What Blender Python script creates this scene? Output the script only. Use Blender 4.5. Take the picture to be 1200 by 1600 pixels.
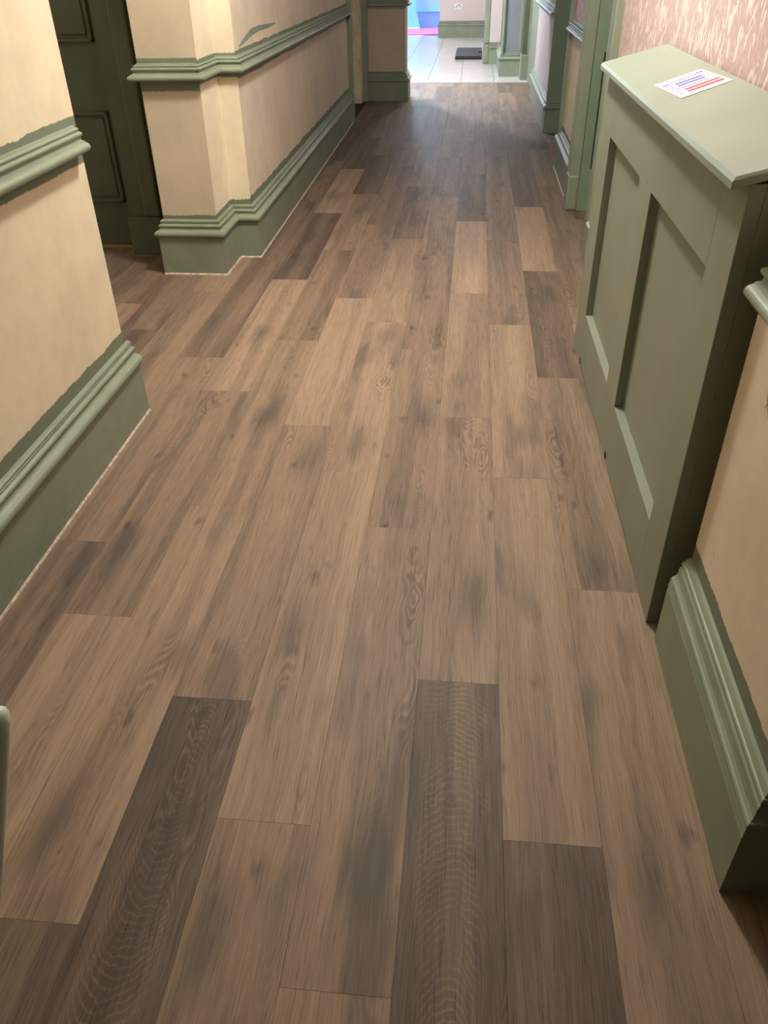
import bpy, bmesh, math, random
from mathutils import Matrix, Vector

# ------------------------------------------------------------------ reset
for o in list(bpy.data.objects):
    bpy.data.objects.remove(o, do_unlink=True)
S = bpy.context.scene
COL = S.collection

# ------------------------------------------------------------------ camera
CAM_H = 1.325
cam_d = bpy.data.cameras.new('camera')
cam_d.sensor_fit = 'VERTICAL'
cam_d.sensor_height = 32.0
cam_d.lens = 1234.0 / 1600.0 * 32.0
cam_d.clip_start = 0.02
cam = bpy.data.objects.new('camera', cam_d)
COL.objects.link(cam)
YAW, PITCH, ROLL = math.radians(-6.2109), math.radians(35.3641), math.radians(1.0786)
_f = Vector((math.sin(YAW) * math.cos(PITCH), math.cos(YAW) * math.cos(PITCH), -math.sin(PITCH)))
_r0 = Vector((math.cos(YAW), -math.sin(YAW), 0))
_d0 = _f.cross(_r0)
_r = _r0 * math.cos(ROLL) + _d0 * math.sin(ROLL)
_d = -_r0 * math.sin(ROLL) + _d0 * math.cos(ROLL)
_m = Matrix((_r, -_d, -_f)).transposed().to_4x4()
_m.translation = Vector((0, 0, CAM_H))
cam.matrix_world = _m
S.camera = cam

# ------------------------------------------------------------------ world, lights, exposure
W = bpy.data.worlds.new('world')
S.world = W
W.use_nodes = True
W.node_tree.nodes['Background'].inputs[0].default_value = (0.55, 0.6, 0.7, 1)
W.node_tree.nodes['Background'].inputs[1].default_value = 0.05
S.view_settings.view_transform = 'Standard'
S.view_settings.look = 'None'
S.view_settings.gamma = 1.0
S.view_settings.use_curve_mapping = False
S.view_settings.exposure = 0.0


def point_light(name, loc, power, color, radius):
    d = bpy.data.lights.new(name, 'POINT')
    d.energy = power
    d.color = color
    d.shadow_soft_size = radius
    o = bpy.data.objects.new(name, d)
    o.location = loc
    COL.objects.link(o)
    return o


point_light('corridor_ceiling_lamp', (-0.22, 3.1, 2.45), 152, (1.0, 0.955, 0.875), 0.10)
point_light('tiled_hall_ceiling_lamp', (-0.99, 10.40, 2.45), 330, (0.82, 0.86, 1.0), 0.035)
point_light('tiled_hall_back_lamp', (-0.1, 14.6, 2.45), 75, (0.95, 0.93, 1.0), 0.15)
point_light('blue_room_lamp', (-1.7, 18.6, 2.3), 200, (0.76, 0.88, 1.0), 0.20)

# ------------------------------------------------------------------ node helpers
class NT:
    def __init__(self, name):
        self.m = bpy.data.materials.new(name)
        self.m.use_nodes = True
        self.t = self.m.node_tree
        self.t.nodes.clear()
        self.out = self.t.nodes.new('ShaderNodeOutputMaterial')
        self.b = self.t.nodes.new('ShaderNodeBsdfPrincipled')
        self.t.links.new(self.b.outputs[0], self.out.inputs[0])

    def _in(self, sock, v):
        if isinstance(v, bpy.types.NodeSocket):
            self.t.links.new(v, sock)
        else:
            if hasattr(sock.default_value, '__len__') and not hasattr(v, '__len__'):
                v = [v] * len(sock.default_value)
            if hasattr(sock.default_value, '__len__') and len(sock.default_value) == 4 and len(v) == 3:
                v = (*v, 1)
            sock.default_value = v

    def math(self, op, a, b=0.0, c=0.0, clamp=False):
        n = self.t.nodes.new('ShaderNodeMath')
        n.operation = op
        n.use_clamp = clamp
        for i, v in enumerate((a, b, c)):
            self._in(n.inputs[i], v)
        return n.outputs[0]

    def add(self, a, b): return self.math('ADD', a, b)
    def sub(self, a, b): return self.math('SUBTRACT', a, b)
    def mul(self, a, b): return self.math('MULTIPLY', a, b)

    def smooth(self, v, lo, hi):
        n = self.t.nodes.new('ShaderNodeMapRange')
        n.interpolation_type = 'SMOOTHSTEP'
        self._in(n.inputs[0], v)
        self._in(n.inputs[1], lo)
        self._in(n.inputs[2], hi)
        n.inputs[3].default_value = 0
        n.inputs[4].default_value = 1
        return n.outputs[0]

    def coords(self, kind='Object'):
        n = self.t.nodes.new('ShaderNodeTexCoord')
        return n.outputs[kind]

    def sep(self, v):
        n = self.t.nodes.new('ShaderNodeSeparateXYZ')
        self._in(n.inputs[0], v)
        return n.outputs

    def comb(self, x, y, z=0.0):
        n = self.t.nodes.new('ShaderNodeCombineXYZ')
        for i, v in enumerate((x, y, z)):
            self._in(n.inputs[i], v)
        return n.outputs[0]

    def vmul(self, v, s):
        n = self.t.nodes.new('ShaderNodeVectorMath')
        n.operation = 'MULTIPLY'
        self._in(n.inputs[0], v)
        self._in(n.inputs[1], s)
        return n.outputs[0]

    def noise(self, v, scale=1.0, detail=2.0, rough=0.5, dist=0.0):
        n = self.t.nodes.new('ShaderNodeTexNoise')
        self._in(n.inputs['Vector'], v)
        n.inputs['Scale'].default_value = scale
        n.inputs['Detail'].default_value = detail
        n.inputs['Roughness'].default_value = rough
        n.inputs['Distortion'].default_value = dist
        return n.outputs[0]

    def voronoi(self, v, scale=1.0, feature='F1', rnd=1.0):
        n = self.t.nodes.new('ShaderNodeTexVoronoi')
        n.feature = feature
        self._in(n.inputs['Vector'], v)
        n.inputs['Scale'].default_value = scale
        n.inputs['Randomness'].default_value = rnd
        return n.outputs

    def ramp(self, v, stops):
        n = self.t.nodes.new('ShaderNodeValToRGB')
        self._in(n.inputs[0], v)
        els = n.color_ramp.elements
        while len(els) < len(stops):
            els.new(0.5)
        for e, (p, c) in zip(els, stops):
            e.position = p
            e.color = (*c, 1)
        return n.outputs[0]

    def mix(self, f, a, b, blend='MIX'):
        n = self.t.nodes.new('ShaderNodeMix')
        n.data_type = 'RGBA'
        n.blend_type = blend
        self._in(n.inputs[0], f)
        self._in(n.inputs[6], a)
        self._in(n.inputs[7], b)
        return n.outputs[2]

    def attr(self, name):
        n = self.t.nodes.new('ShaderNodeAttribute')
        n.attribute_type = 'OBJECT'
        n.attribute_name = name
        return n.outputs['Fac']

    def bump(self, h, strength=0.3, distance=0.002):
        n = self.t.nodes.new('ShaderNodeBump')
        n.inputs['Strength'].default_value = strength
        n.inputs['Distance'].default_value = distance
        self._in(n.inputs['Height'], h)
        self.t.links.new(n.outputs[0], self.b.inputs['Normal'])

    def set(self, **k):
        for a, v in k.items():
            self._in(self.b.inputs[{'color': 'Base Color', 'rough': 'Roughness', 'spec': 'Specular IOR Level',
                                    'coat': 'Coat Weight', 'metal': 'Metallic', 'em': 'Emission Color',
                                    'ems': 'Emission Strength'}[a]], v)


GREEN = (0.222, 0.266, 0.188)
CREAM = (0.75, 0.66, 0.475)
PINKISH = (0.70, 0.605, 0.49)


def paint_mat(name, color, rough=0.38, lump=0.25, scuff=None, var=0.08):
    n = NT(name)
    c = n.coords()
    v = n.noise(c, 5.0, 3)
    col = n.mix(n.smooth(v, 0.3, 0.7), [x * (1 - var) for x in color], [min(1, x * (1 + var)) for x in color])
    if scuff:
        x, y, z = n.sep(c)
        s = n.noise(n.comb(n.mul(x, 10), n.mul(y, 10), n.mul(z, 60)), 1.6, 5, 0.65)
        low = n.sub(1.0, n.smooth(z, 0.0, 0.075))
        f = n.mul(n.smooth(s, 0.60, 0.68), low)
        col = n.mix(f, col, scuff)
    n.set(color=col, rough=rough, spec=0.5)
    h = n.noise(c, 90, 3)
    h2 = n.noise(c, 22, 2)
    n.bump(n.add(h, n.mul(h2, 1.5)), lump, 0.0012)
    return n.m


def wall_mat(name, base, bands=(), rough=0.6, mottled=0.10, freq=7.0, streak=None, axis='y'):
    """plaster colour with ragged green paint over-brushed beside the mouldings:
    bands = (z_low, z_high, raggedness below, raggedness above)"""
    n = NT(name)
    c = n.coords()
    x, y, z = n.sep(c)
    v = n.noise(c, 2.6, 4, 0.6)
    v2 = n.noise(c, 14, 3, 0.6)
    k = n.add(n.mul(v, 0.7), n.mul(v2, 0.3))
    col = n.mix(n.smooth(k, 0.3, 0.7), [a * (1 - mottled) for a in base], [min(1, a * (1 + mottled)) for a in base])
    if streak:
        s = n.noise(n.comb(n.mul(x, 6), n.mul(y, 6), n.mul(z, 1.6)), 1.3, 4, 0.6)
        col = n.mix(n.mul(n.smooth(s, 0.47, 0.66), 0.6), col, streak)
    along = n.add(x, y)
    e1 = n.noise(n.comb(n.mul(along, freq), n.mul(z, 3.0), 3.1), 1.0, 5, 0.62)
    e2 = n.noise(n.comb(n.mul(along, freq), n.mul(z, 3.0), 17.7), 1.0, 5, 0.62)
    rag = n.noise(n.comb(n.mul(along, 90), n.mul(z, 90), 3.1), 1.0, 2, 0.5)
    for lo, hi, a, b in bands:
        top = n.add(n.add(hi, n.mul(n.sub(e1, 0.5), b)), n.mul(n.sub(rag, 0.5), 0.008))
        bot = n.add(n.add(lo, n.mul(n.sub(e2, 0.5), a)), n.mul(n.sub(rag, 0.5), 0.008))
        f = n.mul(n.smooth(n.sub(top, z), -0.0015, 0.0015), n.smooth(n.sub(z, bot), -0.0015, 0.0015))
        col = n.mix(f, col, [g * 0.78 for g in GREEN])
    n.set(color=col, rough=rough, spec=0.3)
    n.bump(n.add(n.noise(c, 120, 3), n.mul(n.noise(c, 9, 3), 2.0)), 0.2, 0.0012)
    return n.m


def flat_mat(name, color, rough=0.5, spec=0.4, metal=0.0, em=None, ems=0.0, var=0.06, vs=30):
    n = NT(name)
    v = n.noise(n.coords(), vs, 3)
    col = n.mix(n.smooth(v, 0.3, 0.7), [a * (1 - var) for a in color], [min(1, a * (1 + var)) for a in color])
    n.set(color=col, rough=rough, spec=spec, metal=metal)
    if em:
        n.set(em=em, ems=ems)
    return n.m


def wood_mat():
    """vinyl oak plank: tone, seed and figure (strength, heart position) come from each plank object"""
    n = NT('oak_effect_plank')
    c = n.coords()
    x, y, z = n.sep(c)
    seed, tone, cath, heart = n.attr('seed'), n.attr('tone'), n.attr('figure'), n.attr('heart')
    X, Y = n.add(x, n.mul(seed, 3.17)), n.add(y, n.mul(seed, 7.73))
    w1 = n.noise(n.comb(n.mul(X, 9), n.mul(Y, 2.2), seed), 1, 2)
    w2 = n.noise(n.comb(n.mul(X, 34), n.mul(Y, 11), seed), 1, 2)
    wx = n.add(X, n.add(n.mul(n.sub(w1, .5), .035), n.mul(n.sub(w2, .5), .005)))
    # grain along the plank: fine pores, streaks, and broad strips split along the board
    g1 = n.noise(n.comb(n.mul(wx, 400), n.mul(Y, 11), seed), 1, 2, .6)
    g2 = n.noise(n.comb(n.mul(wx, 95), n.mul(Y, 2.6), seed), 1, 3, .6)
    g3 = n.noise(n.comb(n.mul(wx, 15), n.mul(Y, .45), seed), 1, 2, .5)
    strip = n.smooth(g3, .43, .57)
    pore = n.smooth(g1, .56, .70)
    # flame figure: contour lines of a stretched noise field, in patches
    f = n.noise(n.comb(n.mul(wx, 13), n.mul(Y, 2.6), n.add(seed, 4.0)), 1, 1.2, .4)
    ring = n.math('SINE', n.mul(n.add(f, n.mul(n.sub(w2, .5), .02)), 92))
    fm = n.noise(n.comb(n.mul(X, 12), n.mul(Y, 1.5), n.add(seed, 9.0)), 1, 1)
    fmask = n.smooth(fm, .63, .74)
    # cathedral ovals round a heart on the planks that have them
    w3 = n.noise(n.comb(n.mul(X, 85), n.mul(Y, 16), seed), 1, 2)
    w4 = n.noise(n.comb(n.mul(X, 9), n.mul(Y, 3.2), n.add(seed, 3.0)), 1, 2)
    ax = n.sub(x, n.mul(n.sub(w1, .5), .05))
    dy = n.sub(y, heart)
    r = n.math('SQRT', n.add(n.math('POWER', n.mul(ax, 3.4), 2.0), n.math('POWER', dy, 2.0)))
    r = n.add(r, n.add(n.mul(n.sub(w3, .5), .024), n.mul(n.sub(w4, .5), .10)))
    arch = n.math('POWER', n.math('MAXIMUM', n.math('SINE', n.mul(r, 400)), 0.0), 2.5)
    am = n.mul(cath, n.sub(1.0, n.smooth(n.math('ABSOLUTE', ax), .035, .085)))
    am = n.mul(am, n.smooth(n.noise(n.comb(n.mul(X, 18), n.mul(Y, 6), n.add(seed, 8.0)), 1, 2), .28, .62))
    # smoky stains and knots
    s1 = n.noise(n.comb(n.mul(X, 9), n.mul(Y, 2.3), n.add(seed, 2.0)), 1, 2, .5)
    stain = n.smooth(s1, .55, .74)
    s2 = n.noise(n.comb(n.mul(X, 20), n.mul(Y, 8), n.add(seed, 6.0)), 1, 2, .5)
    knot = n.smooth(s2, .66, .80)
    # one flame motif and one smoky patch at their own spot on the planks that show them
    qx = n.sub(n.add(x, n.mul(n.sub(w1, .5), .03)), n.attr('flame_x'))
    qy = n.sub(y, n.attr('flame_y'))
    rf = n.math('SQRT', n.add(n.math('POWER', n.mul(qx, 5.2), 2.0), n.math('POWER', qy, 2.0)))
    w5 = n.noise(n.comb(n.mul(X, 22), n.mul(Y, 6.5), n.add(seed, 12.0)), 1, 2)
    rf = n.add(rf, n.add(n.mul(n.sub(w2, .5), .12), n.mul(n.sub(w5, .5), .30)))
    fring = n.math('SINE', n.sub(n.mul(rf, 105), 1.2))
    ff = n.mul(n.attr('flame'), n.sub(1.0, n.smooth(rf, .06, .24)))
    sxn = n.math('POWER', n.math('DIVIDE', n.sub(n.add(x, n.mul(n.sub(w2, .5), .03)), n.attr('smoke_x')), .030), 2.0)
    syn = n.math('POWER', n.math('DIVIDE', n.sub(n.add(y, n.mul(n.sub(w4, .5), .20)), n.attr('smoke_y')), .115), 2.0)
    smoke = n.mul(n.attr('smoke'), n.math('EXPONENT', n.mul(n.add(sxn, syn), -1.0)))
    k = n.add(tone, n.mul(n.sub(strip, .5), .15))
    k = n.add(k, n.mul(n.mul(fring, ff), .15))
    k = n.add(k, n.mul(ff, .08))
    k = n.add(k, n.mul(smoke, .40))
    k = n.add(k, n.mul(n.sub(g2, .5), .30))
    k = n.add(k, n.mul(n.sub(g1, .5), .52))
    k = n.add(k, n.mul(pore, .12))
    k = n.add(k, n.mul(stain, .20))
    k = n.add(k, n.mul(knot, .30))
    k = n.sub(k, n.mul(n.mul(n.sub(n.math('POWER', n.math('ABSOLUTE', ring), 3.0), .55), fmask), .26))
    k = n.sub(k, n.mul(n.mul(arch, am), .20))
    col = n.ramp(k, [(0.0, (.395, .282, .192)), (.28, (.276, .196, .134)), (.55, (.170, .122, .087)),
                     (.80, (.095, .070, .053)), (1.0, (.058, .045, .036))])
    col = n.mix(n.math('MINIMUM', n.add(n.mul(stain, .32), n.mul(smoke, .40)), .8), col, (.128, .108, .091))
    n.set(color=col, rough=n.add(.46, n.mul(g2, .16)), spec=.27)
    n.bump(n.add(g1, n.add(n.mul(g2, .6), n.mul(n.mul(arch, am), .35))), .30, .0010)
    return n.m


def wallpaper_mat(name, pink, cream, scale=1.0):
    n = NT(name)
    c = n.coords()
    x, y, z = n.sep(c)
    a = n.add(x, y)
    wob = n.noise(c, 9, 2)
    # two families of slanting leaf strokes and small round buds
    u1 = n.add(n.mul(a, 40 * scale), n.mul(z, 12 * scale))
    u2 = n.sub(n.mul(a, 46 * scale), n.mul(z, 9 * scale))
    d1 = n.voronoi(n.comb(n.add(u1, n.mul(wob, 5)), n.mul(z, 11 * scale), 1.0))['Distance']
    d2 = n.voronoi(n.comb(n.sub(u2, n.mul(wob, 6)), n.mul(z, 13 * scale), 7.0))['Distance']
    d3 = n.voronoi(n.comb(n.mul(a, 24 * scale), n.mul(z, 22 * scale), 3.0))['Distance']
    fine = n.noise(n.comb(n.mul(a, 190 * scale), n.mul(z, 38 * scale), 2.0), 1, 3, .6)
    leaf = n.math('MAXIMUM', n.sub(1.0, n.smooth(d1, .30, .37)), n.sub(1.0, n.smooth(d2, .24, .31)))
    leaf = n.math('MAXIMUM', leaf, n.mul(n.sub(1.0, n.smooth(d3, .10, .17)), .8))
    leaf = n.math('MAXIMUM', leaf, n.mul(n.smooth(fine, .50, .66), .60))
    col = n.mix(leaf, pink, cream)
    n.set(color=col, rough=.55, spec=.3)
    n.bump(leaf, .5, .0015)
    return n.m


M = {}
M['green'] = paint_mat('sage_green_gloss_paint', GREEN, .46, .25)
M['rail_end'] = paint_mat('pale_sage_paint', (.60, .68, .54), .35, .2)
M['green_scuffed'] = paint_mat('sage_green_paint_scuffed', GREEN, .44, .7, scuff=(.50, .40, .30))
M['green_lumpy'] = paint_mat('sage_green_paint_thick', GREEN, .30, .8)
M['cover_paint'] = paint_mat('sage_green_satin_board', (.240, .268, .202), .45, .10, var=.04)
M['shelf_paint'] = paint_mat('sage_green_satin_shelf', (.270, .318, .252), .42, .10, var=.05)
M['door_paint'] = paint_mat('dark_green_door_paint', (.088, .110, .072), .5, .15)
M['jamb_paint'] = paint_mat('mid_green_jamb_paint', (.190, .255, .175), .40, .15)
M['slate_paint'] = paint_mat('slate_grey_green_paint', (.20, .225, .232), .45, .10)
M['wood'] = wood_mat()
M['wall_near_left'] = wall_mat('cream_plaster_left', CREAM, [(.10, .303, 0, .035), (.834, .956, .014, .035)], freq=5)
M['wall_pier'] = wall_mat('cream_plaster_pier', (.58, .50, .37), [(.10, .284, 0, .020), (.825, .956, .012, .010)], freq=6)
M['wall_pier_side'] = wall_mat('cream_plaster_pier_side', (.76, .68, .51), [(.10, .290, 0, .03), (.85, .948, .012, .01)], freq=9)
M['wall_pink'] = wall_mat('pinkish_bare_plaster', PINKISH, [(.10, .302, 0, .06), (.838, .955, .035, .03)], freq=6,
                          streak=(.76, .66, .50))
M['wall_near_right'] = wall_mat('cream_plaster_right', (.72, .615, .465), [(.05, .282, 0, .02), (.80, .90, 0, .01)], freq=9)
M['wall_beige'] = wall_mat('beige_plaster', (.84, .75, .56), [(.05, .285, 0, .02)], freq=8)
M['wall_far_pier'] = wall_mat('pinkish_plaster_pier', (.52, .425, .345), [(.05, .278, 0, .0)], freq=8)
M['wall_pale_pink'] = wall_mat('pale_pink_plaster', (.64, .555, .535), (), mottled=.03)
M['jamb_cream'] = wall_mat('worn_cream_timber', (.66, .57, .40), (), mottled=.16, streak=(.30, .24, .15))
M['ceiling'] = flat_mat('white_ceiling_paint', (.60, .57, .52), .8)
M['plain_cream'] = flat_mat('plain_cream_paint', (.66, .58, .46), .7, vs=4)
M['wallpaper'] = wallpaper_mat('pink_embossed_wallpaper', (.545, .385, .37), (.80, .70, .645))
M['dim'] = flat_mat('bounce_cut_brown', (.22, .19, .15), .8, vs=4)  # kept dark to cut light bounced by the unseen walls behind the camera
M['subfloor'] = flat_mat('dark_subfloor', (.03, .024, .018), .9)
M['tile'] = flat_mat('white_glazed_tile', (.66, .645, .62), .16, .5, var=.03, vs=6)
M['grout'] = flat_mat('grey_grout', (.16, .155, .155), .9)
M['rubber'] = flat_mat('black_rubber_mat', (.022, .022, .026), .7, var=.3, vs=90)
M['white_plastic'] = flat_mat('white_plastic', (.80, .79, .78), .3)
M['black_plastic'] = flat_mat('black_plastic', (.010, .010, .010), .4)
M['carpet'] = flat_mat('pink_carpet', (.75, .20, .45), .95, var=.25, vs=60)
M['blue_wall'] = flat_mat('blue_wall_paint', (.36, .60, .84), .5, var=.05, vs=5)
M['blue_skirt'] = flat_mat('blue_skirting_paint', (.26, .48, .76), .45)
M['cyan'] = flat_mat('pale_cyan_fabric', (.28, .74, .92), .6)
M['caulk'] = flat_mat('cream_caulk', (.52, .42, .33), .7, var=.3, vs=60)
M['gap_light'] = flat_mat('gap_light_brass', (.46, .34, .15), .45, metal=.6)  # brassy colour painted for the line of light under the recessed door
M['paper'] = flat_mat('white_paper', (.86, .86, .84), .6, var=.01)
M['ink_blue'] = flat_mat('blue_ink', (.11, .12, .45), .6)
M['ink_red'] = flat_mat('red_ink', (.60, .07, .10), .6)
M['shadow_dark'] = flat_mat('painted_shade_dark', (.020, .016, .012), .8)  # near-black that stands in for shade below the radiator cover
M['scratch'] = flat_mat('bare_plaster_scratch', (.30, .22, .14), .8)

# ------------------------------------------------------------------ object helpers
def tag(o, label=None, cat=None, group=None, kind=None):
    if label: o['label'] = label
    if cat: o['category'] = cat
    if group: o['group'] = group
    if kind: o['kind'] = kind
    return o


def link(name, me, mat, parent=None, smooth=False):
    if mat is not None and not me.materials:
        me.materials.append(M[mat] if isinstance(mat, str) else mat)
    if smooth:
        for p in me.polygons:
            p.use_smooth = True
    o = bpy.data.objects.new(name, me)
    COL.objects.link(o)
    if parent is not None:
        o.parent = parent
    return o


def mesh(name, verts, faces):
    me = bpy.data.meshes.new(name)
    me.from_pydata([tuple(v) for v in verts], [], faces)
    bm = bmesh.new()
    bm.from_mesh(me)
    bmesh.ops.recalc_face_normals(bm, faces=bm.faces)
    bm.to_mesh(me)
    bm.free()
    me.update()
    return me


def boxes_mesh(name, boxes, bevel=0.0):
    """several boxes of ONE piece in one mesh: (x0,x1,y0,y1,z0,z1)"""
    bm = bmesh.new()
    for x0, x1, y0, y1, z0, z1 in boxes:
        vs = [bm.verts.new(v) for v in [(x0, y0, z0), (x1, y0, z0), (x1, y1, z0), (x0, y1, z0),
                                        (x0, y0, z1), (x1, y0, z1), (x1, y1, z1), (x0, y1, z1)]]
        for f in [(0, 3, 2, 1), (4, 5, 6, 7), (0, 1, 5, 4), (1, 2, 6, 5), (2, 3, 7, 6), (3, 0, 4, 7)]:
            bm.faces.new([vs[i] for i in f])
    if bevel > 0:
        bmesh.ops.bevel(bm, geom=list(bm.edges), offset=bevel, segments=2, affect='EDGES', profile=.5)
    me = bpy.data.meshes.new(name)
    bm.to_mesh(me)
    bm.free()
    return me


def box(name, b, mat, parent=None, bevel=0.0):
    return link(name, boxes_mesh(name, [b], bevel), mat, parent)


def sweep_mesh(name, path, prof):
    """moulding: profile (out, z) swept along an XY path; outward is right of travel, corners mitred"""
    P = [Vector((p[0], p[1])) for p in path]
    nrm = []
    for a, b in zip(P[:-1], P[1:]):
        d = (b - a).normalized()
        nrm.append(Vector((d.y, -d.x)))
    off = []
    for i in range(len(P)):
        if i == 0: off.append(nrm[0])
        elif i == len(P) - 1: off.append(nrm[-1])
        else:
            m = nrm[i - 1] + nrm[i]
            off.append(m / max(1e-6, m.dot(nrm[i])))
    vs, fs = [], []
    k = len(prof)
    for p, o in zip(P, off):
        for d, z in prof:
            vs.append((p.x + o.x * d, p.y + o.y * d, z))
    for i in range(len(P) - 1):
        for j in range(k):
            a, b = i * k + j, i * k + (j + 1) % k
            fs.append((a, b, b + k, a + k))
    fs.append(tuple(range(k)))
    fs.append(tuple(range((len(P) - 1) * k, len(P) * k)))
    return mesh(name, vs, fs)


def sweep(name, path, prof, mat, parent=None):
    return link(name, sweep_mesh(name, path, prof), mat, parent)


def arc(cx, cz, r, a0, a1, n=6):
    return [(cx + r * math.cos(math.radians(a0 + (a1 - a0) * i / n)),
             cz + r * math.sin(math.radians(a0 + (a1 - a0) * i / n))) for i in range(n + 1)]


SKIRT = ([(0, 0), (.030, 0), (.030, .174), (.034, .176), (.0345, .181), (.031, .1845)] + arc(.030, .200, .0150, -78, 78, 8) +
         [(.027, .2175), (.0215, .219), (.0200, .225), (.0215, .2285)] + arc(.0165, .2355, .0078, -60, 75, 5) +
         [(.0135, .2450), (.0125, .249), (.0150, .251)] + arc(.0085, .2565, .0062, -45, 80, 4) + [(.004, .2640), (0, .2648)])
SKIRT_R = ([(0, 0), (.036, 0), (.036, .158), (.0335, .163), (.0365, .168), (.035, .174)] + arc(.026, .184, .0085, -30, 70, 5) +
           [(.024, .197), (.021, .206), (.0225, .211), (.0205, .218), (.016, .222)] + arc(.0125, .2285, .0065, -30, 80, 4) +
           [(.010, .240), (.007, .2435), (0, .2445)])
RAIL = ([(0, .866), (.016, .866), (.026, .868)] + arc(.031, .879, .0115, -75, 65, 7) +
        [(.030, .892), (.0285, .895), (.0200, .8965), (.0180, .902), (.0200, .907)] + arc(.0200, .9135, .0055, -70, 80, 4) +
        [(.0165, .9195), (.0165, .922)] + arc(.0125, .9255, .0042, -70, 85, 3) + [(.007, .930), (.005, .935), (0, .936)])

# ================================================================== SETTING
CEIL = 2.62
# ---- plank floor -------------------------------------------------
floor = box('floor', (-3.3, 1.7, -2.2, 10.97, -.06, -.0045), 'subfloor')
tag(floor, 'wooden plank floor of mixed light and dark brown oak running down the corridor', 'floor', kind='structure')
PW, PL, OFF = .178, 6.867 * .178, .1149
J0 = {-13: 4.1, -12: 6.9, -11: 2.6, -10: 5.6, -9: 3.9, -8: 6.6, -7: 9.29, -6: 7.67, -5: 3.51, -4: 6.33, -3: 4.73, -2: 3.14, -1: 6.85,
      0: 4.74, 1: 8.74, 2: 4.89, 3: 7.2, 4: 3.3, 5: 5.7}
# tone of each plank by row and position (n counts from the joint nearest the camera)
TONE = {-7: {-1: .50, 0: .42, 1: .55, 2: .58, 3: .50, 4: .66, 5: .6},
        -6: {-1: .20, 0: .42, 1: .25, 2: .70, 3: .24, 4: .78, 5: .62, 6: .6},
        -5: {-1: .62, 0: .26, 1: .36, 2: .46, 3: .40, 4: .72, 5: .55, 6: .62},
        -4: {-1: .74, 0: .40, 1: .25, 2: .40, 3: .55, 4: .50, 5: .66},
        -3: {-1: .34, 0: .22, 1: .26, 2: .34, 3: .60, 4: .52, 5: .7, 6: .55},
        -2: {-1: .20, 0: .36, 1: .44, 2: .52, 3: .46, 4: .56, 5: .5, 6: .6, 7: .5},
        -1: {-1: .66, 0: .34, 1: .36, 2: .18, 3: .62, 4: .56, 5: .5, 6: .6},
        0: {-1: .66, 0: .28, 1: .27, 2: .50, 3: .46, 4: .52, 5: .62, 6: .5},
        1: {-1: .30, 0: .42, 1: .66, 2: .29, 3: .64, 4: .66, 5: .5},
        2: {-1: .34, 0: .36, 1: .40, 2: .5, 3: .55, 4: .42, 5: .66, 6: .5}}
FIG = {(-4, -1): (1.0, .42), (-1, -1): (1.0, -.30), (1, 1): (.7, .30), (-2, 2): (.6, -.45), (-6, 2): (.5, .1), (0, -1): (.2, -.1),
       (1, 0): (.3, .35)}
FLAME = {(-3, 1): (.049, .06, 1), (-1, 0): (.055, .36, 1), (-2, 0): (.058, .33, 1), (1, 0): (-.058, .09, 1), (-2, 2): (.05, -.50, .9),
         (1, 1): (-.03, -.20, .8), (-5, 3): (-.07, -.30, .8), (-6, 0): (-.036, .53, .7), (2, 2): (-.07, -.25, .8), (-4, -1): (.05, .53, .5)}
SMOKE = {(-6, 0): (-.036, -.36, .9), (-7, -1): (.047, .54, .8), (-2, 0): (.030, -.41, 1.0), (-1, 0): (.035, -.34, .9), (-2, 1): (.035, .05, .8),
         (-5, 1): (.036, .0, .7), (-5, 0): (-.04, -.46, .9), (-3, -1): (-.04, .40, .7), (1, -1): (-.02, -.15, .7), (1, 0): (-.008, -.52, .7),
         (1, 1): (.02, .28, .8), (-6, 2): (-.03, .11, .7), (-3, 0): (-.048, -.13, .6), (-3, 1): (.0, -.42, .8), (-4, 0): (.03, .38, .6)}
_pm = {}
rng = random.Random(11)


def plank_mesh(w, l):
    key = (round(w, 3), round(l, 3))
    if key not in _pm:
        me = boxes_mesh('plank', [(-w / 2 + .0003, w / 2 - .0003, -l / 2 + .0003, l / 2 - .0003, -.0042, 0)])
        me.materials.append(M['wood'])
        _pm[key] = me
    return _pm[key]


for row in range(-12, 6):
    x0, x1 = OFF + row * PW, OFF + (row + 1) * PW
    ylo, yhi = -1.6, 10.965
    if row < -7: ylo, yhi = 2.3, 4.45
    if row >= 3: ylo, yhi = 3.3, 10.965
    for n in range(-5, 12):
        a = (J0[row] + n * 6.867) * PW
        b = a + PL
        full = (a, b)
        a, b = max(a, ylo), min(b, yhi)
        if b - a < .03: continue
        o = link('plank', plank_mesh(PW, b - a), None, floor)
        o.location = ((x0 + x1) / 2, (a + b) / 2, 0)
        o['tone'] = round(.39 + .98 * (TONE.get(row, {}).get(n, rng.uniform(.35, .68)) - .40), 3)
        o['seed'] = float(round(rng.uniform(1, 60), 3))
        o['figure'], o['heart'] = FIG.get((row, n), (0.0, 0.0))
        o['flame_x'], o['flame_y'], o['flame'] = [float(q) for q in FLAME.get((row, n), (0, 0, 0))]
        o['smoke_x'], o['smoke_y'], o['smoke'] = [float(q) for q in SMOKE.get((row, n), (0, 0, 0))]

# ---- left side -----------------------------------------------------
def structure(o, label=None, cat=None):
    return tag(o, label, cat, kind='structure')


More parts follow.
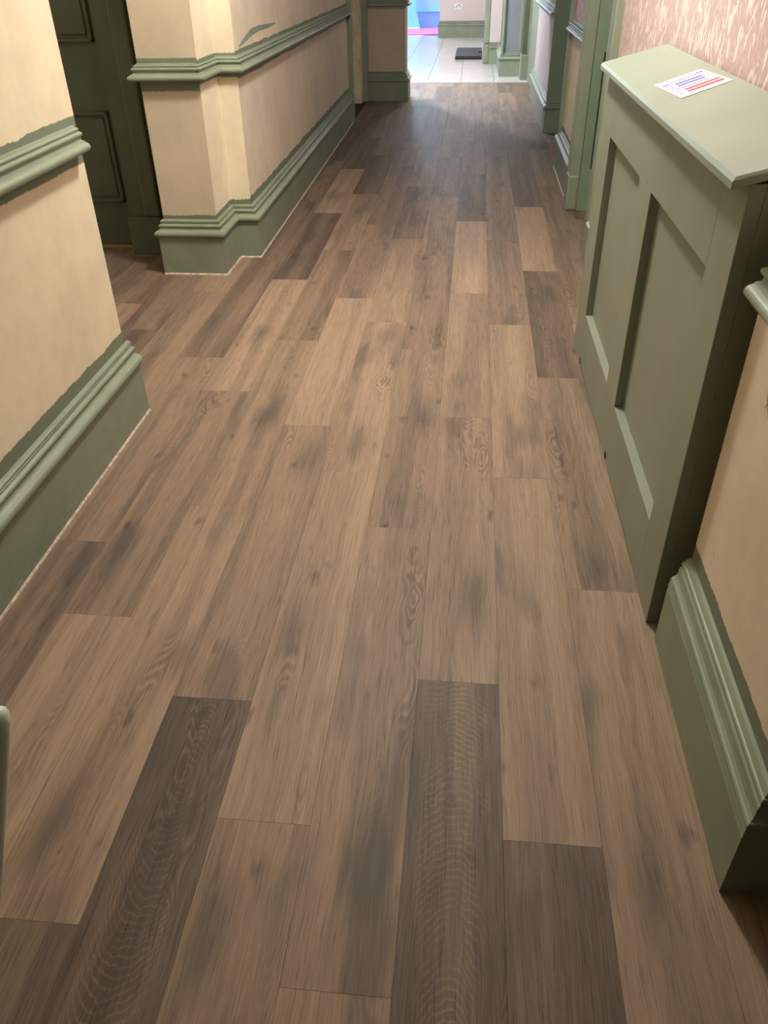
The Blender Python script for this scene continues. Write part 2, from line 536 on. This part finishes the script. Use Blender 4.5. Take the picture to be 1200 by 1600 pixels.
XL = -1.13
structure(box('wall_left_near', (XL - .24, XL, -2.0, 2.395, 0, CEIL), 'wall_near_left'),
          'cream plaster wall with pale green rail filling the left edge', 'wall')
b = structure(sweep('baseboard_left_near', [(XL, -2.0), (XL, 2.42)], SKIRT, 'green_lumpy'),
              'tall sage green moulded skirting along the near left cream wall', 'baseboard')
sweep('caulk_line', [(XL + .030, -2.0), (XL + .030, 2.42)], [(0, 0), (.005, 0), (.003, .004), (0, .006)], 'caulk', b)
b.data.materials.clear(); b.data.materials.append(M['green_scuffed'])
structure(sweep('trim_1', [(XL, -2.0), (XL, 2.37)], RAIL, 'green'),
          'sage green dado rail ending at the near left wall corner', 'dado rail')

pier = [(-1.49, 4.22), (-1.49, 3.89), (-1.225, 3.89), (-1.225, 4.18), (-1.118, 4.18), (-1.148, 8.30)]
pm = mesh('wall_left_pier', [(-1.49, 3.89, 0), (-1.225, 3.89, 0), (-1.225, 4.6, 0), (-1.49, 4.6, 0),
                             (-1.49, 3.89, CEIL), (-1.20, 3.89, CEIL), (-1.20, 4.6, CEIL), (-1.49, 4.6, CEIL)],
          [(0, 1, 5, 4), (1, 2, 6, 5), (2, 3, 7, 6), (3, 0, 4, 7), (4, 5, 6, 7), (0, 3, 2, 1)])
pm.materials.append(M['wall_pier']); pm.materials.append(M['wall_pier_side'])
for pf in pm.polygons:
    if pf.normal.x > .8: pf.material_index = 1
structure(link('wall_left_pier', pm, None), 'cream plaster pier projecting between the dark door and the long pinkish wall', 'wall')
lw = mesh('wall_left_far', [(-1.30, 4.18, 0), (-1.118, 4.18, 0), (-1.148, 8.30, 0), (-1.30, 8.30, 0),
                            (-1.30, 4.18, CEIL), (-1.118, 4.18, CEIL), (-1.148, 8.30, CEIL), (-1.30, 8.30, CEIL)],
          [(0, 1, 5, 4), (1, 2, 6, 5), (2, 3, 7, 6), (3, 0, 4, 7), (4, 5, 6, 7), (0, 3, 2, 1)])
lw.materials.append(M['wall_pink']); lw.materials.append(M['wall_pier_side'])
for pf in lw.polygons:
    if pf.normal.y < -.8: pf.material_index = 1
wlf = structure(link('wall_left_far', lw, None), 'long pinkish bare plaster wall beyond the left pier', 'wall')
b = structure(sweep('baseboard_left_far', pier, SKIRT, 'green_scuffed'),
              'sage green moulded skirting stepping round the pier and along the pinkish wall', 'baseboard')
sweep('caulk_line', [(-1.52, 3.86), (-1.195, 3.86), (-1.195, 4.15), (-1.088, 4.15), (-1.118, 8.30)],
      [(0, 0), (.006, 0), (.004, .004), (0, .007)], 'caulk', b)
structure(sweep('trim_2', pier, RAIL, 'green'), 'sage green dado rail wrapping the left pier and pinkish wall', 'dado rail')
box('paint_edge', (-1.152, -1.112, 8.22, 8.32, 0, CEIL), 'green', wlf)


def ribbon(name, pts, widths, X, mat, parent, t=.0008):
    """brush stroke on a wall facing +X (or -X when t<0)"""
    vs, fs = [], []
    for i, ((y, z), w) in enumerate(zip(pts, widths)):
        a = Vector(pts[max(0, i - 1)]); c = Vector(pts[min(len(pts) - 1, i + 1)])
        d = (c - a).normalized(); nn = Vector((-d.y, d.x))
        for s in (1, -1):
            xx = X(y) if callable(X) else X
            vs.append((xx + t, y + nn.x * w * s, z + nn.y * w * s))
    for i in range(len(pts) - 1):
        fs.append((2 * i, 2 * i + 1, 2 * i + 3, 2 * i + 2))
    return link(name, mesh(name, vs, fs), mat, parent)


xl2 = lambda y: -1.118 - .030 * (y - 4.18) / 4.12
ribbon('paint_stroke', [(4.27, .965), (4.40, .985), (4.55, 1.005), (4.72, 1.010), (4.95, 1.005), (5.15, 1.005)],
       [.004, .012, .016, .012, .010, .003], xl2, 'green', wlf)

# door at the end of the side lobby
D = box('door_1', (-2.75, -1.79, 4.325, 4.365, .012, 2.05), 'door_paint')
structure(D, 'dark green panelled door in the shadowed recess behind the left wall', 'door')
for (z0, z1) in ((.235, .680), (.985, 1.86)):
    for (xa, xb) in ((-2.22, -1.853), (-2.68, -2.32)):
        p = box('panel', (xa + .03, xb - .03, 4.316, 4.330, z0 + .03, z1 - .03), 'door_paint', D, .006)
        fr = boxes_mesh('panel_moulding', [(xa, xb, 4.306, 4.330, z0, z0 + .018), (xa, xb, 4.306, 4.330, z1 - .018, z1),
                                           (xa, xa + .018, 4.306, 4.330, z0, z1), (xb - .018, xb, 4.306, 4.330, z0, z1)], .005)
        link('panel_moulding', fr, 'door_paint', D)
box('door_gap_light', (-2.75, -1.79, 4.29, 4.36, 0, .008), 'gap_light', D)  # added strip standing in for light showing through the gap under the door
t = box('trim_3', (-1.79, -1.62, 4.20, 4.40, 0, 2.2), 'door_paint')
structure(t, 'dark green door architrave beside the recessed door', 'door frame')
box('plinth_block', (-1.795, -1.615, 4.165, 4.21, 0, .195), 'door_paint', t, .006)
box('moulding', (-1.70, -1.615, 4.17, 4.21, .195, 2.2), 'door_paint', t, .012)
structure(box('wall_left_lobby', (-1.62, -1.49, 4.20, 4.5, 0, CEIL), 'door_paint'))
structure(box('wall_left_lobby_head', (-2.9, -1.62, 4.30, 4.5, 2.05, CEIL), 'plain_cream'))
structure(box('wall_left_lobby_end', (-2.9, -2.75, 2.2, 4.5, 0, CEIL), 'plain_cream'))
structure(box('wall_left_lobby_side', (-2.9, XL - .24, 2.2, 2.39, 0, CEIL), 'plain_cream'))

# far-left doorway and pier
jam = structure(box('door_frame_left', (-1.34, -1.175, 9.36, 9.50, 0, 2.1), 'jamb_cream'),
                'worn cream door jamb beyond the pinkish wall', 'door frame')
tr = structure(box('trim_4', (-1.19, -1.115, 9.48, 9.60, 0, 2.2), 'green'),
               'green architrave of the far left doorway', 'door frame')
structure(box('wall_left_doorway', (-2.0, -1.30, 8.30, 9.60, 0, CEIL), 'plain_cream'))
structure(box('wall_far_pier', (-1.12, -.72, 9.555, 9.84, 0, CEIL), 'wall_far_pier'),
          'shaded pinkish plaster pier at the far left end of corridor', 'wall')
pth = [(-1.115, 9.555), (-.72, 9.555), (-.72, 9.84), (-1.12, 9.84)]
structure(sweep('baseboard_far_pier', pth, SKIRT, 'green'), 'green skirting round the far left pier', 'baseboard')
structure(sweep('trim_5', pth, RAIL, 'green'), 'green dado rail round the far left pier', 'dado rail')
structure(box('trim_6', (-1.115, -.72, 9.549, 9.556, .842, .95), 'green'), 'green painted band behind the far left pier rail', 'trim')
structure(box('wall_header', (-1.12, .80, 9.555, 9.84, 2.0, CEIL), 'plain_cream'))

# ---- right side ------------------------------------------------------
XN = .517
wnr = structure(box('wall_right_near', (XN, 1.6, .815, 1.392, 0, CEIL), 'wall_near_right'),
                'cream plaster wall end at the right edge in front of the radiator cover', 'wall')
structure(sweep('baseboard_right_near', [(XN, 1.392), (XN, .815), (1.6, .815)], SKIRT_R, 'green'),
          'sage green moulded skirting turning the corner at lower right', 'baseboard')
rp = [(d * 1.12, z - .030) for d, z in RAIL]
structure(sweep('trim_7', [(XN, 1.355), (XN, .815), (1.6, .815)], rp, 'green'),
          'pale green dado rail end at the right edge beside the radiator cover', 'dado rail')
for pts, ws in (([(1.224, .676), (1.238, .690), (1.250, .700), (1.262, .712)], [.0004, .0013, .0011, .0003]),
                ([(1.238, .712), (1.240, .700), (1.245, .690), (1.252, .684)], [.0003, .0012, .0012, .0004]),
                ([(1.10, .560), (1.108, .567), (1.118, .566)], [.0004, .001, .0004]),
                ([(1.283, .335), (1.286, .348)], [.0014, .0005])):
    ribbon('scratch', pts, ws, XN, 'scratch', wnr, -.0008)

XA = .650
structure(box('wall_right_alcove', (XA, .80, 1.392, 4.20, 0, CEIL), 'wallpaper'),
          'pink embossed leaf wallpaper above the radiator cover', 'wall')
structure(sweep('baseboard_right_alcove', [(XA, 4.20), (XA, 3.12)], [(d * 1.1, z * .9) for d, z in SKIRT], 'green_lumpy'),
          'end of sage green skirting behind the far side of radiator cover', 'baseboard')
structure(box('trim_8', (.612, .80, 4.20, 4.325, 0, 2.2), 'green', None, .008),
          'sage green architrave between the wallpaper and the right doorway', 'door frame')

# panelled reveal of the right doorway and the wall section beyond
rv = structure(link('door_frame_right', boxes_mesh('door_frame_right', [
    (.667, .722, 5.150, 5.26, 0, 2.1), (.722, 1.15, 5.150, 5.26, 0, .240), (.722, 1.15, 5.150, 5.26, .850, 1.0),
    (1.08, 1.15, 5.150, 5.26, .24, .85), (.722, 1.15, 5.195, 5.26, .24, .85), (.722, 1.15, 5.150, 5.26, 1.0, 2.1)], .0015), 'jamb_paint'),
    'sage green panelled door reveal beyond the radiator cover', 'door frame')
box('recessed_panel', (.726, 1.07, 5.182, 5.196, .245, .845), 'jamb_paint', rv, .002)
ar = structure(link('trim_9', boxes_mesh('trim_9', [(.605, .665, 5.15, 5.19, .2, 2.2), (.612, .665, 5.19, 5.245, .2, 2.2),
                                                     (.602, .665, 5.245, 5.275, .2, 2.2)], .004), 'green'),
               'moulded sage green architrave right of the far doorway', 'door frame')
link('plinth_block', boxes_mesh('plinth_block', [(.598, .668, 5.143, 5.285, 0, .205)], .012), 'green', ar)
wr2 = structure(box('wall_right_mid', (.655, 1.3, 5.24, 6.36, 0, .90), 'wall_beige'),
                'beige lower wall panel between two right doorways', 'wall')
structure(box('wall_right_mid_upper', (.655, 1.3, 5.24, 6.36, .90, CEIL), 'wallpaper'),
          'stripped pink wall above the rail between two right doorways', 'wall')
b = structure(sweep('baseboard_right_mid', [(.655, 6.40), (.655, 5.275)], SKIRT, 'green'),
              'sage green skirting between two right doorways', 'baseboard')
sweep('caulk_line', [(.625, 6.40), (.625, 5.285)], [(0, 0), (.006, 0), (.004, .004), (0, .007)], 'caulk', b)
structure(sweep('trim_10', [(.655, 6.36), (.655, 5.27)], RAIL, 'green'), 'dado rail catching cool light between two right doorways', 'dado rail')
structure(box('trim_11', (.632, .69, 6.33, 6.39, 0, 2.2), 'green'), 'thin green edge strip of the second right doorway', 'trim')

p3 = structure(box('door_frame_right_far', (.640, 1.15, 7.725, 7.80, 0, 2.1), 'jamb_paint'),
               'dark green jamb facing the camera on the far right', 'door frame')
link('plinth_block', sweep_mesh('plinth_block', [(.66, 7.90), (.66, 7.735), (1.15, 7.735)], SKIRT), 'jamb_paint', p3)
structure(box('wall_right_far', (.655, 1.3, 7.80, 9.86, 0, .90), 'wall_pale_pink'), 'pale pink lower wall on the far right', 'wall')
structure(box('wall_right_far_upper', (.655, 1.3, 7.80, 9.86, .90, CEIL), 'wallpaper'), 'pink wall above rail on the far right', 'wall')
structure(sweep('baseboard_right_far', [(.655, 9.92), (.655, 7.80)], SKIRT, 'green'),
          'green skirting of far right wall catching blue light', 'baseboard')
structure(sweep('trim_12', [(.655, 9.90), (.655, 7.78)], RAIL, 'green'), 'dado rail of far right wall catching blue light', 'dado rail')
structure(box('wall_right_doorways', (1.15, 1.7, 3.9, 11.6, 0, CEIL), 'plain_cream'))
structure(box('wall_right_head', (.655, 1.15, 4.20, 5.24, 2.1, CEIL), 'plain_cream'))
structure(box('wall_right_head_far', (.655, 1.15, 6.36, 7.80, 2.1, CEIL), 'plain_cream'))

# ---- tiled hall beyond the threshold ------------------------------------
tf = structure(box('floor_tiled', (-3.3, 1.2, 10.97, 17.72, -.06, -.003), 'grout'),
               'pale glossy tiled floor beyond the end of the planks', 'floor')
tm = boxes_mesh('tile', [(-.2022, .2022, -.4072, .4072, -.008, 0)], .0012)
tm.materials.append(M['tile'])
tm2 = boxes_mesh('tile_cut', [(-.2022, .2022, -.2, .2, -.008, 0)], .0012)
tm2.materials.append(M['tile'])
for i in range(-7, 3):
    xc = -.153 + (i + .5) * .41
    y0 = 10.975 + (.0 if i % 2 else -.41)
    while y0 < 17.6:
        if y0 < 10.97:
            o = link('tile', tm2, None, tf); o.location = (xc, y0 + .61, 0)
        elif y0 + .82 < 17.75:
            o = link('tile', tm, None, tf); o.location = (xc, y0 + .41, 0)
        else:
            o = link('tile', tm2, None, tf); o.location = (xc, y0 + .20, 0)
        y0 += .82
structure(box('trim_13', (-.75, .66, 10.955, 10.985, -.004, .004), 'tile'), 'pale threshold strip between planks and tiles', 'trim')

wb = structure(box('wall_back', (-.655, 1.3, 17.08, 17.3, 0, CEIL), 'wall_pale_pink'),
               'pale pink wall with a socket at the far end', 'wall')
structure(sweep('baseboard_back', [(-.655, 17.6), (-.655, 17.08), (1.3, 17.08)], SKIRT, 'green'), 'green skirting under the far socket wall', 'baseboard')
w = structure(box('wall_far_right_one', (.355, 1.3, 11.53, 11.70, 0, CEIL), 'slate_paint'), 'slate grey panel facing the camera beyond threshold', 'wall')
structure(sweep('baseboard_far_right_one', [(.345, 12.9), (.345, 11.53), (.575, 11.53)], SKIRT, 'green'),
          'pale green skirting under the slate grey panel', 'baseboard')
box('edge_moulding', (.333, .362, 11.50, 11.72, .25, CEIL), 'green', w, .004)
box('edge_moulding', (.553, .580, 11.49, 11.72, .25, CEIL), 'green', w, .004)
w = structure(box('trim_14', (.580, .76, 11.20, 11.53, 0, CEIL), 'door_paint'), 'narrow dark green door frame beyond threshold on the right', 'door frame')
box('plinth_block', (.572, .77, 11.17, 11.54, 0, .27), 'green', w, .006)
box('edge_moulding', (.640, .665, 11.175, 11.21, .27, CEIL), 'green', w, .004)
structure(box('wall_far_right_three', (.66, 1.3, 9.86, 11.2, 0, CEIL), 'green'))
w = structure(box('wall_far_right_two', (.205, .36, 12.93, 17.1, 0, CEIL), 'wall_pale_pink'),
              'pale pink wall strip left of the slate grey panel', 'wall')
structure(sweep('baseboard_far_right_two', [(.205, 12.93), (.40, 12.93)], SKIRT, 'green'), 'short green skirting under the pale pink strip', 'baseboard')
w = structure(box('trim_15', (.125, .205, 12.96, 13.10, .235, CEIL), 'green', None, .02), 'rounded green corner post beside the rubber mat', 'trim')
box('plinth_block', (.115, .21, 12.93, 13.14, 0, .235), 'green', w, .02)

# blue-lit room past the tiles
structure(box('floor_carpet', (-3.3, -.4, 17.72, 20.0, -.06, .012), 'carpet'), 'bright pink carpet of the blue-lit room', 'floor')
structure(box('wall_blue', (-3.3, -.3, 19.32, 19.5, 0, CEIL), 'blue_wall'), 'blue wall at the far end of the view', 'wall')
structure(box('baseboard_blue', (-3.3, -.3, 19.29, 19.33, 0, .30), 'blue_skirt', None, .006), 'blue skirting under the far blue wall', 'baseboard')
structure(box('trim_16', (-3.3, -.3, 19.27, 19.33, .295, .315), 'cyan'), 'bright line on top of the far blue skirting', 'trim')
structure(box('wall_hall_left', (-3.4, -3.3, 9.6, 20.0, 0, CEIL), 'plain_cream'))
structure(box('wall_hall_front', (-3.3, -1.12, 9.62, 9.80, 0, CEIL), 'plain_cream'))
structure(box('wall_hall_end', (-.5, -.4, 17.3, 19.4, 0, CEIL), 'blue_wall'))
structure(box('wall_behind', (-2.9, 1.7, -2.2, -2.05, 0, CEIL), 'dim'))
structure(box('wall_right_behind', (1.6, 1.7, -2.1, 1.4, 0, CEIL), 'dim'))
structure(box('ceiling', (-3.4, 1.7, -2.2, 20.0, CEIL, CEIL + .08), 'ceiling'))

# ================================================================== THINGS
# ---- radiator cover ------------------------------------------------------
rc = bpy.data.objects.new('radiator_cover', None)
COL.objects.link(rc)
rc.location = (.47, 1.447, 0)
tag(rc, 'sage green radiator cabinet with two recessed panels and a sloping shelf', 'radiator cover')
rc.rotation_euler.z = math.atan2(.0115, 1.65)
RL = 1.655                      # length
# local frame: y along the front (away from the camera), x into the wall
T = .028
ZT = .9985
px_ = [(.145, .727), (.892, 1.462)]      # panel openings (y0,y1)
PZ0, PZ1 = .198, .812


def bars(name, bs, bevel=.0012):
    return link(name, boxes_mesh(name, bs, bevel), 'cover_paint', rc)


bars('stile', [(0, T, 0.0, px_[0][0], 0, ZT)])
bars('stile', [(0, T, px_[0][1], px_[1][0], PZ0, PZ1)])
bars('stile', [(0, T, px_[1][1], RL, 0, ZT)])
bars('top_rail', [(0, T, px_[0][0], px_[1][1], PZ1, ZT)])
bl = [(px_[0][0], 0), (.20, 0), (.21, .010), (.715, .010), (.722, .030), (.735, .036), (.750, .030), (.752, .009),
      (1.425, .009), (1.428, .030), (1.445, .036), (1.462, .030), (1.462, PZ0), (px_[0][0], PZ0)]
bv = [(0, y_, z_) for y_, z_ in bl] + [(T, y_, z_) for y_, z_ in bl]
nb = len(bl)
link('bottom_rail', mesh('bottom_rail', bv, [tuple(range(nb)), tuple(range(nb, 2 * nb))] +
     [(i_, (i_ + 1) % nb, nb + (i_ + 1) % nb, nb + i_) for i_ in range(nb)]), 'cover_paint', rc)
for a, c in px_:
    box('panel', (T - .003, T + .007, a - .02, c + .02, PZ0 - .02, PZ1 + .02), 'cover_paint', rc)
box('side_panel', (T, .178, .0, .017, .0, ZT - .002), 'cover_paint', rc, .001)
box('side_panel', (T, .178, RL - .017, RL, .0, ZT - .002), 'cover_paint', rc, .001)
box('shade_board', (.10, .118, .02, RL - .02, .0, .19), 'shadow_dark', rc)  # added board, near-black so the gap and notches look shaded
# sloping shelf with chamfered edges
SX0, SX1, SY0, SY1 = -.034, .172, -.010, 1.642
sl = .262
ch, th = .006, .018
prof = [(SX0, -th), (SX0, -ch), (SX0 + ch, 0), (SX1, 0), (SX1, -th)]
vs, fs = [], []
for (yy, ins) in ((SY0, 0), (SY0 + ch, 1), (SY1 - ch, 1), (SY1, 0)):
    for i, (xx, dz) in enumerate(prof):
        z0 = 1.0095 + sl * (xx - SX0) + dz
        if not ins and i in (2, 3):
            z0 -= ch
            if i == 2: xx = SX0 + .001
        vs.append((xx, yy, z0))
for r in range(3):
    for j in range(5):
        a, c = r * 5 + j, r * 5 + (j + 1) % 5
        fs.append((a, c, c + 5, a + 5))
fs += [(0, 1, 2, 3, 4), (15, 16, 17, 18, 19)]
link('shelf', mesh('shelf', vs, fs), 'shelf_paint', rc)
# wedge fillets that carry the sloping shelf
for yy in (0.0, RL - .017):
    wv = [(T + .001, yy, ZT - .003), (.172, yy, ZT - .003), (.172, yy, 1.0445), (T + .001, yy, 1.0068)]
    wv += [(a, b_ + .017, c) for a, b_, c in wv]
    link('fillet', mesh('fillet', wv, [(0, 1, 2, 3), (7, 6, 5, 4), (0, 4, 5, 1), (1, 5, 6, 2), (2, 6, 7, 3), (3, 7, 4, 0)]), 'cover_paint', rc)
box('screw_hole', (T - .0045, T - .0005, .58, .586, PZ0 + .0005, PZ0 + .003), 'black_plastic', rc)

# ---- printed card on the shelf ----------------------------------------------
def shelf_z(x, y):
    return 1.0095 + sl * (x + .00697 * (y - 1.447) - (.47 + SX0)) + .0008


A_, B_, C_ = Vector((.479, 2.424)), Vector((.603, 2.470)), Vector((.497, 2.170))
eu, ev = (B_ - A_), (C_ - A_)


def cardpt(u, v, up):
    p = A_ + eu * u + ev * v
    return (p.x, p.y, shelf_z(p.x, p.y) + up)


card = bpy.data.objects.new('printed_card', None)
COL.objects.link(card)
card.location = cardpt(.5, .5, 0)
tag(card, 'white card printed with blue and red bars lying on the radiator shelf', 'card')


def cardquad(name, rects, z0, z1, mat):
    vs, fs = [], []
    o = Vector(card.location)
    for (u0, u1, v0, v1) in rects:
        b0 = len(vs)
        for z in (z0, z1):
            for u, v in ((u0, v0), (u1, v0), (u1, v1), (u0, v1)):
                vs.append(Vector(cardpt(u, v, z)) - o)
        fs += [tuple(b0 + i for i in f) for f in [(0, 3, 2, 1), (4, 5, 6, 7), (0, 1, 5, 4), (1, 2, 6, 5), (2, 3, 7, 6), (3, 0, 4, 7)]]
    ob = link(name, mesh(name, vs, fs), mat, card)
    return ob


cardquad('sheet', [(0, 1, 0, 1)], 0, .0008, 'paper')
rg = random.Random(4)
blue = [(.06, .20, .20, .25), (.80, .95, .11, .155), (.26, .82, .30, .36), (.25, .80, .42, .475)]
u = .24
while u < .77:
    wd = rg.uniform(.012, .035)
    blue.append((u, u + wd, .165, .205)); u += wd + .014
for v in (.31, .43, .55):
    for u0 in (.07, .13, .18):
        blue.append((u0, u0 + .028, v, v + .022)); blue.append((u0 + .008, u0 + .02, v - .012, v + .036))
for u0 in (.44, .50):
    blue.append((u0, u0 + .03, .065, .085)); blue.append((u0 + .01, u0 + .02, .05, .10))
u = .24
while u < .80:
    wd = rg.uniform(.010, .028)
    blue.append((u, u + wd, .555, .592)); u += wd + .012
for r_ in blue[1:4]:
    cardquad('blue_bar', [r_], .0008, .0016, 'ink_blue')
tag(cardquad('blue_lettering', [blue[0]] + blue[4:], .0008, .0015, 'ink_blue'), kind='stuff')
red = [(.24, .93, .67, .735), (.24, .94, .785, .86), (.06, .10, .69, .71), (.115, .19, .685, .70), (.07, .18, .80, .815), (.06, .12, .85, .865)]
for u0 in (.84, .88, .92):
    red.append((u0, u0 + .022, .33, .352)); red.append((u0 - .02, u0, .44, .46))
for r_ in red[:2]:
    cardquad('red_bar', [r_], .0008, .0016, 'ink_red')
tag(cardquad('red_lettering', red[2:], .0008, .0015, 'ink_red'), kind='stuff')

# ---- rubber mat -----------------------------------------------------------------
mt = bpy.data.objects.new('rubber_mat', None)
COL.objects.link(mt)
mt.location = (-.07, 14.08, .001)
tag(mt, 'black rubber mat lying on the pale tiles beyond the corridor', 'mat')
box('pad', (-.21, .185, -.62, .64, .0, .045), 'rubber', mt, .008)
box('tab', (.13, .19, -.10, .10, .045, .06), 'black_plastic', mt, .004)

# ---- wall socket ------------------------------------------------------------------
so = bpy.data.objects.new('wall_socket', None)
COL.objects.link(so)
so.location = (-.318, 17.08, .485)
tag(so, 'white double wall socket on the far pale pink wall', 'socket')
box('plate', (-.074, .074, -.012, 0, -.044, .044), 'white_plastic', so, .003)
for cx in (-.037, .037):
    box('pin_hole', (cx - .006, cx + .006, -.0135, -.0115, -.002, .020), 'black_plastic', so)
    box('pin_hole', (cx - .019, cx - .007, -.0135, -.0115, -.018, -.007), 'black_plastic', so)
    box('pin_hole', (cx + .007, cx + .019, -.0135, -.0115, -.018, -.007), 'black_plastic', so)
box('switch', (-.011, .011, -.017, -.0115, .012, .032), 'black_plastic', so, .003)

# ---- pale blue drape in the far room -------------------------------------------------
vs, fs = [], []
N = 18
for zi, z in enumerate((.015, .05, .35, .8, 1.3, 1.9)):
    wl = .30 + .10 * max(0, 1 - z / .45) if z < .45 else .30 - .045 * (z - .45)
    for i in range(N + 1):
        t_ = i / N
        vs.append((-1.57 + wl * t_ * 1.12, 18.95 + .025 * math.sin(t_ * 22), z))
for zi in range(5):
    for i in range(N):
        a = zi * (N + 1) + i
        fs.append((a, a + 1, a + N + 2, a + N + 1))
dr = bpy.data.objects.new('hanging_drape', None)
COL.objects.link(dr)
dr.location = (-1.5, 18.95, 0)
tag(dr, 'pale cyan fabric drape hanging in the blue-lit far room', 'drape')
o = link('fabric', mesh('fabric', [Vector(v) - Vector(dr.location) for v in vs], fs), 'cyan', dr, True)
md = o.modifiers.new('thick', 'SOLIDIFY'); md.thickness = .006
box('foot_bar', (-.22, .37, -.06, .05, .012, .04), 'white_plastic', dr, .008)

# ---- rounded rail end at the left edge ---------------------------------------------
def tube(name, pts, rad, mat, parent=None, seg=14):
    vs, fs = [], []
    P = [Vector(p) for p in pts]
    for i, p in enumerate(P):
        d = (P[min(i + 1, len(P) - 1)] - P[max(i - 1, 0)]).normalized()
        s = d.cross(Vector((0, 0, 1)))
        if s.length < 1e-3: s = Vector((1, 0, 0))
        s.normalize(); u_ = s.cross(d)
        for j in range(seg):
            a = 2 * math.pi * j / seg
            vs.append(p + (s * math.cos(a) + u_ * math.sin(a)) * rad[i])
    for i in range(len(P) - 1):
        for j in range(seg):
            fs.append((i * seg + j, i * seg + (j + 1) % seg, (i + 1) * seg + (j + 1) % seg, (i + 1) * seg + j))
    fs.append(tuple(range(seg))); fs.append(tuple(range((len(P) - 1) * seg, len(P) * seg)))
    return link(name, mesh(name, vs, fs), mat, parent, True)


hr = bpy.data.objects.new('handrail', None)
COL.objects.link(hr)
hr.location = (-.70, .30, 0)
tag(hr, 'pale green rounded handrail end at the left edge of the floor', 'handrail')
HP = [(-.561, .618, .556), (-.561, .617, .554), (-.5615, .615, .550), (-.563, .609, .540), (-.567, .596, .515), (-.580, .545, .41),
      (-.600, .490, .28), (-.66, .41, .14), (-.73, .35, 0.0)]
HR = [.004, .009, .013, .0165, .018, .0185, .0185, .0185, .0185]
tube('rail', [Vector(p) - Vector(hr.location) for p in HP], HR, 'rail_end', hr)
box('floor_plate', (-.08, .02, .0, .10, 0, .006), 'green', hr, .002)
